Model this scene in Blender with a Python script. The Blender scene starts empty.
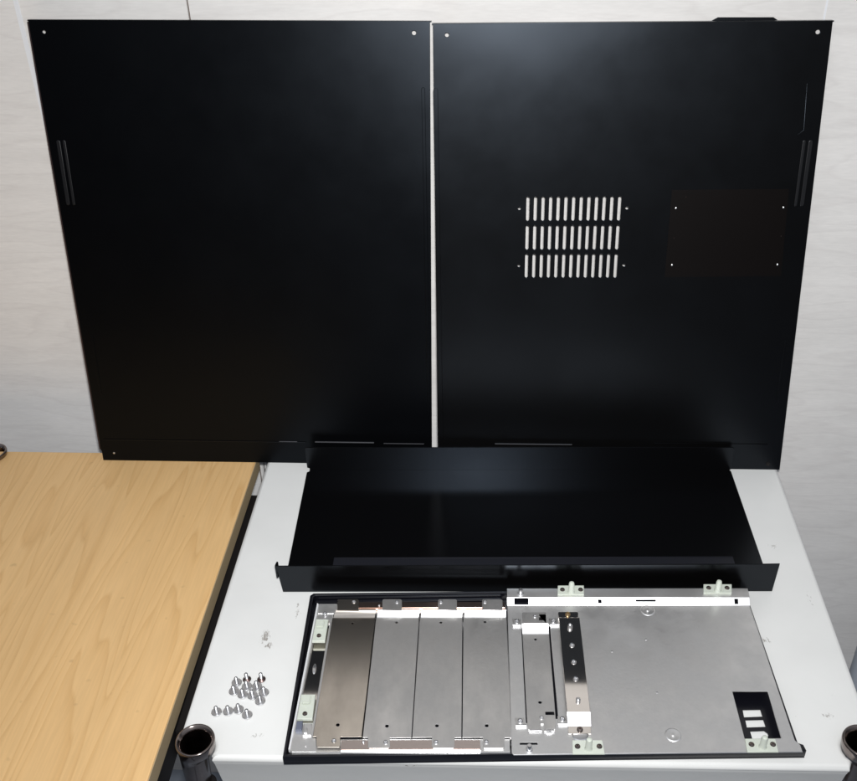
import bpy, bmesh, math, random
from mathutils import Matrix, Vector
random.seed(4)
S = bpy.context.scene
C = S.collection
PI = math.pi

# ---------------------------------------------------------------- camera
cd = bpy.data.cameras.new("camera"); cam = bpy.data.objects.new("camera", cd); C.objects.link(cam); S.camera = cam
Rr = Vector((0.99796621, 0.05712268, -0.02829221)); Uu = Vector((-0.00838555, 0.55761754, 0.83005564)); Ff = Vector((-0.06319123, 0.82813023, -0.55696246))
M = Matrix.Identity(4)
for i in range(3):
    M[i][0] = Rr[i]; M[i][1] = Uu[i]; M[i][2] = -Ff[i]
M.translation = (0.26496754, -0.917491, 0.72123328)
cam.matrix_world = M
cd.sensor_fit = 'HORIZONTAL'; cd.sensor_width = 36.0; cd.lens = 36.0 * 1001.56 / 857.0
cd.clip_start = 0.02; cd.clip_end = 100
cd.dof.use_dof = False

# ---------------------------------------------------------------- light: room ambience + the camera flash
W = bpy.data.worlds.new("World"); S.world = W; W.use_nodes = True
_N = W.node_tree.nodes; _L = W.node_tree.links     # the unseen room: pale ceiling above, dim walls around
_tc = _N.new("ShaderNodeTexCoord"); _sx = _N.new("ShaderNodeSeparateXYZ"); _rp = _N.new("ShaderNodeValToRGB")
_L.new(_tc.outputs["Generated"], _sx.inputs[0]); _L.new(_sx.outputs[2], _rp.inputs[0])
_e = _rp.color_ramp.elements; _e[0].position = 0.12; _e[0].color = (0.022, 0.022, 0.024, 1); _e[1].position = 0.80; _e[1].color = (0.52, 0.545, 0.59, 1)
_L.new(_rp.outputs[0], _N["Background"].inputs[0]); _N["Background"].inputs[1].default_value = 1.0
fl = bpy.data.lights.new("flash", 'AREA'); fl.shape = 'RECTANGLE'; fl.size = 0.03; fl.size_y = 0.018
fl.energy = 6.3; fl.color = (0.985, 0.99, 1.0); fl.spread = math.radians(120)
flash = bpy.data.objects.new("flash", fl); C.objects.link(flash)
flash.location = Vector(M.translation) + Rr * 0.008 + Uu * 0.03
flash.rotation_euler = M.to_euler()
S.view_settings.view_transform = 'Standard'; S.view_settings.look = 'None'; S.view_settings.gamma = 1
S.view_settings.exposure = 0.0
S.view_settings.use_curve_mapping = False
S.render.engine = 'CYCLES'

# ---------------------------------------------------------------- materials
def mat(name, col, rough=0.5, metal=0.0, spec=0.5, bump=None, mottled=None, aniso=0):
    m = bpy.data.materials.new(name); m.use_nodes = True
    nt = m.node_tree; b = nt.nodes["Principled BSDF"]
    b.inputs["Base Color"].default_value = (*col, 1); b.inputs["Roughness"].default_value = rough
    b.inputs["Metallic"].default_value = metal; b.inputs["Specular IOR Level"].default_value = spec
    tc = nt.nodes.new("ShaderNodeTexCoord")
    if mottled:   # (scale, colour amount, roughness amount, stretch xyz)
        sc, ca, ra, st = mottled
        mp = nt.nodes.new("ShaderNodeMapping"); mp.inputs["Scale"].default_value = st
        nz = nt.nodes.new("ShaderNodeTexNoise"); nz.inputs["Scale"].default_value = sc; nz.inputs["Detail"].default_value = 6
        nz.inputs["Roughness"].default_value = 0.62
        nt.links.new(tc.outputs["Object"], mp.inputs[0]); nt.links.new(mp.outputs[0], nz.inputs[0])
        r = nt.nodes.new("ShaderNodeMapRange"); r.inputs[1].default_value = 0.3; r.inputs[2].default_value = 0.7
        r.inputs[3].default_value = 1 - ca; r.inputs[4].default_value = 1 + ca * 0.4
        nt.links.new(nz.outputs[0], r.inputs[0])
        mx = nt.nodes.new("ShaderNodeMix"); mx.data_type = 'RGBA'; mx.blend_type = 'MULTIPLY'; mx.inputs[0].default_value = 1
        mx.inputs[6].default_value = (*col, 1); nt.links.new(r.outputs[0], mx.inputs[7])
        nt.links.new(mx.outputs[2], b.inputs["Base Color"])
        r2 = nt.nodes.new("ShaderNodeMapRange"); r2.inputs[1].default_value = 0.3; r2.inputs[2].default_value = 0.7
        r2.inputs[3].default_value = rough + ra; r2.inputs[4].default_value = max(0.02, rough - ra)
        nt.links.new(nz.outputs[0], r2.inputs[0]); nt.links.new(r2.outputs[0], b.inputs["Roughness"])
    if bump:      # (scale, strength, distance)
        n2 = nt.nodes.new("ShaderNodeTexNoise"); n2.inputs["Scale"].default_value = bump[0]; n2.inputs["Detail"].default_value = 3
        bp = nt.nodes.new("ShaderNodeBump"); bp.inputs["Strength"].default_value = bump[1]; bp.inputs["Distance"].default_value = bump[2]
        nt.links.new(tc.outputs["Object"], n2.inputs[0]); nt.links.new(n2.outputs[0], bp.inputs["Height"])
        nt.links.new(bp.outputs[0], b.inputs["Normal"])
    return m

M_black = mat("black_paint", (0.0017, 0.0015, 0.0014), 0.30, 0, 0.34, bump=(1500, 0.06, 0.0002), mottled=(16, 0.15, 0.022, (1, 1, 1)))
M_blackL = mat("black_paint_darker", (0.0009, 0.0009, 0.0011), 0.31, 0, 0.20, bump=(1500, 0.06, 0.0002), mottled=(16, 0.15, 0.022, (1, 1, 1)))
M_tray = mat("black_tray_paint", (0.0016, 0.0014, 0.0014), 0.25, 0, 0.34, bump=(1500, 0.05, 0.0002), mottled=(14, 0.15, 0.012, (1, 1, 1)))
M_blackbr = mat("brownish_black_paint", (0.0024, 0.0015, 0.0013), 0.30, 0, 0.34)
for _m in (M_black, M_blackL, M_tray): _m.node_tree.nodes["Principled BSDF"].inputs["Specular Tint"].default_value = (0.72, 0.84, 1.0, 1)
def warp(m):      # slight oil-canning of the thin sheet
    nt = m.node_tree; tc = nt.nodes.new("ShaderNodeTexCoord"); n = nt.nodes.new("ShaderNodeTexNoise"); n.inputs["Scale"].default_value = 5; n.inputs["Detail"].default_value = 2
    bp = nt.nodes.new("ShaderNodeBump"); bp.inputs["Strength"].default_value = 0.25; bp.inputs["Distance"].default_value = 0.008
    nt.links.new(tc.outputs["Object"], n.inputs[0]); nt.links.new(n.outputs[0], bp.inputs["Height"])
    old = [x for x in nt.nodes if x.type == 'BUMP' and x != bp][0]; nt.links.new(bp.outputs[0], old.inputs["Normal"])
for _m in (M_black, M_blackL): warp(_m)
M_shell = mat("black_plastic", (0.0035, 0.0035, 0.006), 0.30, 0, 0.5, bump=(1800, 0.2, 0.0002))
M_zinc = mat("zinc_plate", (0.90, 0.895, 0.885), 0.42, 1.0, 0.5, bump=(420, 0.30, 0.0002), mottled=(34, 0.14, 0.09, (1, 1, 1)))
M_bay = mat("zinc_bay_cover", (0.80, 0.79, 0.775), 0.37, 1.0, 0.5, bump=(420, 0.25, 0.0002), mottled=(38, 0.17, 0.09, (1, 0.55, 1)))
M_bay1 = mat("polished_bay_cover", (0.62, 0.565, 0.50), 0.20, 1.0, 0.5, mottled=(34, 0.22, 0.015, (1, 0.5, 1)))
M_mirror = mat("bright_steel", (0.70, 0.66, 0.62), 0.05, 1.0)
M_chrome = mat("chrome", (0.27, 0.23, 0.215), 0.17, 1.0, mottled=(40, 0.25, 0.06, (1, 1, 1)))
M_screw = mat("nickel_screw", (0.74, 0.74, 0.75), 0.30, 1.0)
M_bright = mat("painted_lip_highlight", (0.85, 0.85, 0.86), 0.45, 0.4)  # pale half-diffuse tone, paints the highlight along the cage lip
M_rust = mat("dark_screw", (0.12, 0.085, 0.08), 0.38, 0.9)
M_brass = mat("brass_screw", (0.50, 0.36, 0.20), 0.30, 1.0)
M_clip = mat("milky_nylon", (0.50, 0.53, 0.465), 0.45, 0, 0.5)
M_clip.node_tree.nodes["Principled BSDF"].inputs["Subsurface Weight"].default_value = 0.25
M_clip.node_tree.nodes["Principled BSDF"].inputs["Subsurface Radius"].default_value = (0.004, 0.004, 0.003)
M_dark = mat("dark_recess_steel", (0.005, 0.004, 0.004), 0.6, 0, 0.3)
M_glint = mat("black_edge_glint", (0.055, 0.055, 0.06), 0.40, 0, 0.5)  # paler tone painting the specular glints along the panels' bottom beads
M_slot = mat("pressed_black_paint", (0.0034, 0.0038, 0.005), 0.42, 0, 0.4)
M_edge = mat("lighter_black_paint", (0.006, 0.0066, 0.010), 0.42, 0, 0.4)  # slightly lighter blue-black for the tray's return flange and hem
M_floor = mat("floor_vinyl", (0.36, 0.40, 0.46), 0.5, 0, 0.4, mottled=(6, 0.2, 0.05, (1, 1, 1)))

def node_wood():
    m = bpy.data.materials.new("beech_laminate"); m.use_nodes = True; nt = m.node_tree; N = nt.nodes; L = nt.links
    b = N["Principled BSDF"]; b.inputs["Roughness"].default_value = 0.42; b.inputs["Specular IOR Level"].default_value = 0.4
    tc = N.new("ShaderNodeTexCoord")
    mp = N.new("ShaderNodeMapping"); mp.inputs["Scale"].default_value = (1.0, 0.075, 1.0); mp.inputs["Rotation"].default_value = (0, 0, math.radians(-12))
    L.new(tc.outputs["Object"], mp.inputs[0])
    n1 = N.new("ShaderNodeTexNoise"); n1.inputs["Scale"].default_value = 14.0; n1.inputs["Detail"].default_value = 2.5; n1.inputs["Distortion"].default_value = 0.25
    L.new(mp.outputs[0], n1.inputs[0])
    mul = N.new("ShaderNodeMath"); mul.operation = 'MULTIPLY'; mul.inputs[1].default_value = 17.0
    L.new(n1.outputs[0], mul.inputs[0])
    fr = N.new("ShaderNodeMath"); fr.operation = 'FRACT'; L.new(mul.outputs[0], fr.inputs[0])
    rp = N.new("ShaderNodeValToRGB"); L.new(fr.outputs[0], rp.inputs[0])
    e = rp.color_ramp.elements; e[0].position = 0.0; e[0].color = (0.590, 0.358, 0.150, 1); e[1].position = 1.0; e[1].color = (0.610, 0.375, 0.160, 1)
    x = e.new(0.10); x.color = (0.675, 0.435, 0.200, 1)
    x = e.new(0.75); x.color = (0.655, 0.415, 0.186, 1)
    # broad tonal drift
    n3 = N.new("ShaderNodeTexNoise"); n3.inputs["Scale"].default_value = 9; n3.inputs["Detail"].default_value = 3; L.new(mp.outputs[0], n3.inputs[0])
    # fine pores
    mp2 = N.new("ShaderNodeMapping"); mp2.inputs["Scale"].default_value = (1.0, 0.06, 1.0); mp2.inputs["Rotation"].default_value = (0, 0, math.radians(-12)); L.new(tc.outputs["Object"], mp2.inputs[0])
    n2 = N.new("ShaderNodeTexNoise"); n2.inputs["Scale"].default_value = 420; n2.inputs["Detail"].default_value = 3; L.new(mp2.outputs[0], n2.inputs[0])
    r2 = N.new("ShaderNodeMapRange"); r2.inputs[1].default_value = 0.3; r2.inputs[2].default_value = 0.7; r2.inputs[3].default_value = 0.945; r2.inputs[4].default_value = 1.03
    L.new(n2.outputs[0], r2.inputs[0])
    r3 = N.new("ShaderNodeMapRange"); r3.inputs[1].default_value = 0.3; r3.inputs[2].default_value = 0.7; r3.inputs[3].default_value = 0.93; r3.inputs[4].default_value = 1.05
    L.new(n3.outputs[0], r3.inputs[0])
    # small flecks
    vo = N.new("ShaderNodeTexNoise"); vo.inputs["Scale"].default_value = 75; vo.inputs["Detail"].default_value = 1; L.new(tc.outputs["Object"], vo.inputs[0])
    r4 = N.new("ShaderNodeMapRange"); r4.inputs[1].default_value = 0.20; r4.inputs[2].default_value = 0.27; r4.inputs[3].default_value = 0.82; r4.inputs[4].default_value = 1.0
    L.new(vo.outputs[0], r4.inputs[0])
    a = N.new("ShaderNodeMath"); a.operation = 'MULTIPLY'; L.new(r2.outputs[0], a.inputs[0]); L.new(r3.outputs[0], a.inputs[1])
    a2 = N.new("ShaderNodeMath"); a2.operation = 'MULTIPLY'; L.new(a.outputs[0], a2.inputs[0]); L.new(r4.outputs[0], a2.inputs[1])
    mx = N.new("ShaderNodeMix"); mx.data_type = 'RGBA'; mx.blend_type = 'MULTIPLY'; mx.inputs[0].default_value = 1
    L.new(rp.outputs[0], mx.inputs[6]); L.new(a2.outputs[0], mx.inputs[7]); L.new(mx.outputs[2], b.inputs["Base Color"])
    return m
M_wood = node_wood()
M_woodedge = mat("laminate_edge_band", (0.36, 0.28, 0.17), 0.55, 0, 0.3, mottled=(30, 0.12, 0.05, (1, 0.1, 1)))

def node_wall():
    m = bpy.data.materials.new("pale_woodgrain_wall"); m.use_nodes = True; nt = m.node_tree; N = nt.nodes; L = nt.links
    b = N["Principled BSDF"]; b.inputs["Roughness"].default_value = 0.55; b.inputs["Specular IOR Level"].default_value = 0.3
    tc = N.new("ShaderNodeTexCoord")
    def nz(sc, st, det, lo, hi, rot=0.0, dist=0.0):
        mp = N.new("ShaderNodeMapping"); mp.inputs["Scale"].default_value = st; mp.inputs["Rotation"].default_value = (0, rot, 0); L.new(tc.outputs["Object"], mp.inputs[0])
        n = N.new("ShaderNodeTexNoise"); n.inputs["Scale"].default_value = sc; n.inputs["Detail"].default_value = det; n.inputs["Distortion"].default_value = dist
        L.new(mp.outputs[0], n.inputs[0])
        r = N.new("ShaderNodeMapRange"); r.inputs[1].default_value = 0.3; r.inputs[2].default_value = 0.7; r.inputs[3].default_value = lo; r.inputs[4].default_value = hi
        L.new(n.outputs[0], r.inputs[0]); return r
    r1 = nz(95, (0.12, 1, 1), 5, 0.965, 1.015, 0.03, 1.2)
    r2 = nz(16, (0.22, 1, 1), 4, 0.955, 1.02, 0.12, 1.6)
    r3 = nz(520, (0.16, 1, 1), 3, 0.965, 1.03)
    a = N.new("ShaderNodeMath"); a.operation = 'MULTIPLY'; L.new(r1.outputs[0], a.inputs[0]); L.new(r2.outputs[0], a.inputs[1])
    a2 = N.new("ShaderNodeMath"); a2.operation = 'MULTIPLY'; L.new(a.outputs[0], a2.inputs[0]); L.new(r3.outputs[0], a2.inputs[1])
    mx = N.new("ShaderNodeMix"); mx.data_type = 'RGBA'; mx.blend_type = 'MULTIPLY'; mx.inputs[0].default_value = 1
    # faint wandering grain lines of the printed wood pattern
    mpw = N.new("ShaderNodeMapping"); mpw.inputs["Scale"].default_value = (0.16, 1, 1); mpw.inputs["Rotation"].default_value = (0, 0.10, 0); L.new(tc.outputs["Object"], mpw.inputs[0])
    nw = N.new("ShaderNodeTexNoise"); nw.inputs["Scale"].default_value = 11; nw.inputs["Detail"].default_value = 3; L.new(mpw.outputs[0], nw.inputs[0])
    mw = N.new("ShaderNodeMath"); mw.operation = 'MULTIPLY'; mw.inputs[1].default_value = 16; L.new(nw.outputs[0], mw.inputs[0])
    fw = N.new("ShaderNodeMath"); fw.operation = 'FRACT'; L.new(mw.outputs[0], fw.inputs[0])
    rw = N.new("ShaderNodeValToRGB"); L.new(fw.outputs[0], rw.inputs[0])
    ew = rw.color_ramp.elements; ew[0].position = 0; ew[0].color = (0.935, 0.93, 0.93, 1); ew[1].position = 1; ew[1].color = (0.95, 0.945, 0.945, 1)
    xw = ew.new(0.16); xw.color = (1, 1, 1, 1); xw = ew.new(0.8); xw.color = (0.985, 0.985, 0.985, 1)
    m3 = N.new("ShaderNodeMix"); m3.data_type = 'RGBA'; m3.blend_type = 'MULTIPLY'; m3.inputs[0].default_value = 1; m3.inputs[7].default_value = (0.72, 0.70, 0.675, 1); L.new(rw.outputs[0], m3.inputs[6])
    L.new(m3.outputs[2], mx.inputs[6]); L.new(a2.outputs[0], mx.inputs[7]); L.new(mx.outputs[2], b.inputs["Base Color"])
    return m
M_wall = node_wall()
M_joint = mat("wall_joint_filler", (0.74, 0.75, 0.77), 0.45)
M_groove = mat("dark_joint", (0.085, 0.045, 0.025), 0.8)

def node_shelf(spots):
    m = bpy.data.materials.new("white_enamel"); m.use_nodes = True; nt = m.node_tree; N = nt.nodes; L = nt.links
    b = N["Principled BSDF"]; b.inputs["Roughness"].default_value = 0.38; b.inputs["Specular IOR Level"].default_value = 0.45
    tc = N.new("ShaderNodeTexCoord")
    n = N.new("ShaderNodeTexNoise"); n.inputs["Scale"].default_value = 12; n.inputs["Detail"].default_value = 5; L.new(tc.outputs["Object"], n.inputs[0])
    r = N.new("ShaderNodeMapRange"); r.inputs[1].default_value = 0.3; r.inputs[2].default_value = 0.7; r.inputs[3].default_value = 0.95; r.inputs[4].default_value = 1.02; L.new(n.outputs[0], r.inputs[0])
    g = N.new("ShaderNodeTexNoise"); g.inputs["Scale"].default_value = 330; g.inputs["Detail"].default_value = 6; g.inputs["Roughness"].default_value = 0.7
    mpg = N.new("ShaderNodeMapping"); mpg.inputs["Scale"].default_value = (1.3, 0.6, 1); mpg.inputs["Rotation"].default_value = (0, 0, 0.3); L.new(tc.outputs["Object"], mpg.inputs[0]); L.new(mpg.outputs[0], g.inputs[0])
    total = None
    for (x, y, rx, ry, amt) in spots:
        mp = N.new("ShaderNodeMapping"); mp.vector_type = 'POINT'
        mp.inputs["Location"].default_value = (-x / rx, -y / ry, 0); mp.inputs["Scale"].default_value = (1 / rx, 1 / ry, 0)
        L.new(tc.outputs["Object"], mp.inputs[0])
        ln = N.new("ShaderNodeVectorMath"); ln.operation = 'LENGTH'; L.new(mp.outputs[0], ln.inputs[0])
        q = N.new("ShaderNodeMapRange"); q.inputs[1].default_value = 1.0; q.inputs[2].default_value = 0.0; q.inputs[3].default_value = 0; q.inputs[4].default_value = amt
        L.new(ln.outputs["Value"], q.inputs[0])
        if total is None: total = q.outputs[0]
        else:
            ad = N.new("ShaderNodeMath"); ad.operation = 'MAXIMUM'; L.new(total, ad.inputs[0]); L.new(q.outputs[0], ad.inputs[1]); total = ad.outputs[0]
    # dirt where noise + mask pass a threshold
    s1 = N.new("ShaderNodeMath"); s1.operation = 'MULTIPLY'; L.new(total, s1.inputs[0]); s1.inputs[1].default_value = 0.34
    s2 = N.new("ShaderNodeMath"); s2.operation = 'ADD'; L.new(s1.outputs[0], s2.inputs[0]); L.new(g.outputs[0], s2.inputs[1])
    r5 = N.new("ShaderNodeMapRange"); r5.inputs[1].default_value = 0.70; r5.inputs[2].default_value = 0.80; r5.inputs[3].default_value = 0; r5.inputs[4].default_value = 0.75
    L.new(s2.outputs[0], r5.inputs[0])
    mx = N.new("ShaderNodeMix"); mx.data_type = 'RGBA'; mx.blend_type = 'MULTIPLY'; mx.inputs[0].default_value = 1
    mx.inputs[6].default_value = (0.685, 0.685, 0.665, 1); L.new(r.outputs[0], mx.inputs[7])
    m2 = N.new("ShaderNodeMix"); m2.data_type = 'RGBA'; L.new(r5.outputs[0], m2.inputs[0]); L.new(mx.outputs[2], m2.inputs[6]); m2.inputs[7].default_value = (0.17, 0.145, 0.12, 1)
    L.new(m2.outputs[2], b.inputs["Base Color"])
    bp = N.new("ShaderNodeBump"); bp.inputs["Strength"].default_value = 0.15; bp.inputs["Distance"].default_value = 0.0008
    n2 = N.new("ShaderNodeTexNoise"); n2.inputs["Scale"].default_value = 90; n2.inputs["Detail"].default_value = 2; L.new(tc.outputs["Object"], n2.inputs[0]); L.new(n2.outputs[0], bp.inputs["Height"]); L.new(bp.outputs[0], b.inputs["Normal"])
    return m

# ---------------------------------------------------------------- helpers
def plate(bm, outline, holes=(), z0=0.0, z1=0.001, bevel=0.0, T=None, res=1):
    """flat sheet with holes: filled 2D curve, turned into mesh and added to bm"""
    cu = bpy.data.curves.new("t", 'CURVE'); cu.dimensions = '2D'; cu.fill_mode = 'BOTH'
    cu.extrude = max((z1 - z0) / 2 - bevel, 1e-6)
    if bevel: cu.bevel_depth = bevel; cu.bevel_resolution = res; cu.offset = -bevel
    for ring in [outline] + list(holes):
        sp = cu.splines.new('POLY'); sp.points.add(len(ring) - 1); sp.use_cyclic_u = True
        for i, p in enumerate(ring): sp.points[i].co = (p[0], p[1], 0, 1)
    o = bpy.data.objects.new("t", cu); C.objects.link(o)
    dg = bpy.context.evaluated_depsgraph_get(); dg.update()
    me = bpy.data.meshes.new_from_object(o.evaluated_get(dg))
    me.transform(Matrix.Translation((0, 0, (z0 + z1) / 2)))
    if T is not None: me.transform(T)
    bm.from_mesh(me)
    bpy.data.objects.remove(o); bpy.data.curves.remove(cu); bpy.data.meshes.remove(me)

def box(bm, x0, x1, y0, y1, z0, z1, bev=0.0):
    r = bmesh.ops.create_cube(bm, size=1.0)
    for v in r['verts']:
        v.co = Vector((x0 + (v.co.x + .5) * (x1 - x0), y0 + (v.co.y + .5) * (y1 - y0), z0 + (v.co.z + .5) * (z1 - z0)))
    if bev:
        es = list({e for v in r['verts'] for e in v.link_edges})
        bmesh.ops.bevel(bm, geom=es, offset=bev, segments=2, affect='EDGES', clamp_overlap=True)

def lathe(bm, prof, at=(0, 0, 0), seg=20, cen=None):
    rings = []
    for k, (r, z) in enumerate(prof):
        ox, oy = cen[k] if cen else (0, 0)
        rings.append([bm.verts.new((at[0] + ox + r * math.cos(2 * PI * i / seg), at[1] + oy + r * math.sin(2 * PI * i / seg), at[2] + z)) for i in range(seg)])
    for a, b in zip(rings, rings[1:]):
        for i in range(seg):
            j = (i + 1) % seg; bm.faces.new((a[i], a[j], b[j], b[i]))
    for ring, flip in ((rings[0], True), (rings[-1], False)):
        try: bm.faces.new(list(reversed(ring)) if flip else ring)
        except ValueError: pass

def prism(bm, poly, z0, z1, bev=0.0):
    plate(bm, poly, (), z0, z1, bev)

def strip(bm, A, B, t=0.001):
    """bent sheet: A and B are matching 3D paths, thickness t downwards"""
    top = [(bm.verts.new(a), bm.verts.new(b)) for a, b in zip(A, B)]
    bot = [(bm.verts.new((a[0], a[1], a[2] - t)), bm.verts.new((b[0], b[1], b[2] - t))) for a, b in zip(A, B)]
    for i in range(len(A) - 1):
        bm.faces.new((top[i][0], top[i][1], top[i + 1][1], top[i + 1][0]))
        bm.faces.new((bot[i][0], bot[i + 1][0], bot[i + 1][1], bot[i][1]))
        bm.faces.new((top[i][0], top[i + 1][0], bot[i + 1][0], bot[i][0]))
        bm.faces.new((top[i][1], bot[i][1], bot[i + 1][1], top[i + 1][1]))
    bm.faces.new((top[0][0], bot[0][0], bot[0][1], top[0][1]))
    bm.faces.new((top[-1][0], top[-1][1], bot[-1][1], bot[-1][0]))

def obj(name, bm, m, parent=None, ang=35):
    bmesh.ops.recalc_face_normals(bm, faces=bm.faces[:])
    me = bpy.data.meshes.new(name); bm.to_mesh(me); bm.free()
    for p in me.polygons: p.use_smooth = True
    me.set_sharp_from_angle(angle=math.radians(ang))
    me.materials.append(m)
    o = bpy.data.objects.new(name, me); C.objects.link(o)
    if parent is not None: o.parent = parent
    return o
def BM(): return bmesh.new()
def tag(o, label=None, cat=None, group=None, kind=None):
    if label: o['label'] = label
    if cat: o['category'] = cat
    if group: o['group'] = group
    if kind: o['kind'] = kind
    return o
def empty(name, mw=None, **k):
    o = bpy.data.objects.new(name, None); C.objects.link(o); o.empty_display_size = 0.02
    if mw is not None: o.matrix_world = mw
    return tag(o, **k)
def frame(o, x, y, z):
    m = Matrix.Identity(4)
    for i in range(3): m[i][0] = x[i]; m[i][1] = y[i]; m[i][2] = z[i]; m[i][3] = o[i]
    return m
def circ(x, y, r, n=14): return [(x + r * math.cos(2 * PI * i / n), y + r * math.sin(2 * PI * i / n)) for i in range(n)]
def slot(x, y0, y1, w, n=5):
    r = w / 2; P = []
    for i in range(n + 1): a = PI * i / n; P.append((x + r * math.cos(a), y1 - r + r * math.sin(a)))
    for i in range(n + 1): a = PI + PI * i / n; P.append((x + r * math.cos(a), y0 + r + r * math.sin(a)))
    return P
def rect(x0, y0, x1, y1): return [(x0, y0), (x1, y0), (x1, y1), (x0, y1)]
def inset(P, d):
    cx = sum(p[0] for p in P) / len(P); cy = sum(p[1] for p in P) / len(P)
    R_ = []
    for (x, y) in P:
        l = math.hypot(x - cx, y - cy); R_.append((cx + (x - cx) * (1 - d / l), cy + (y - cy) * (1 - d / l)))
    return R_
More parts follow.
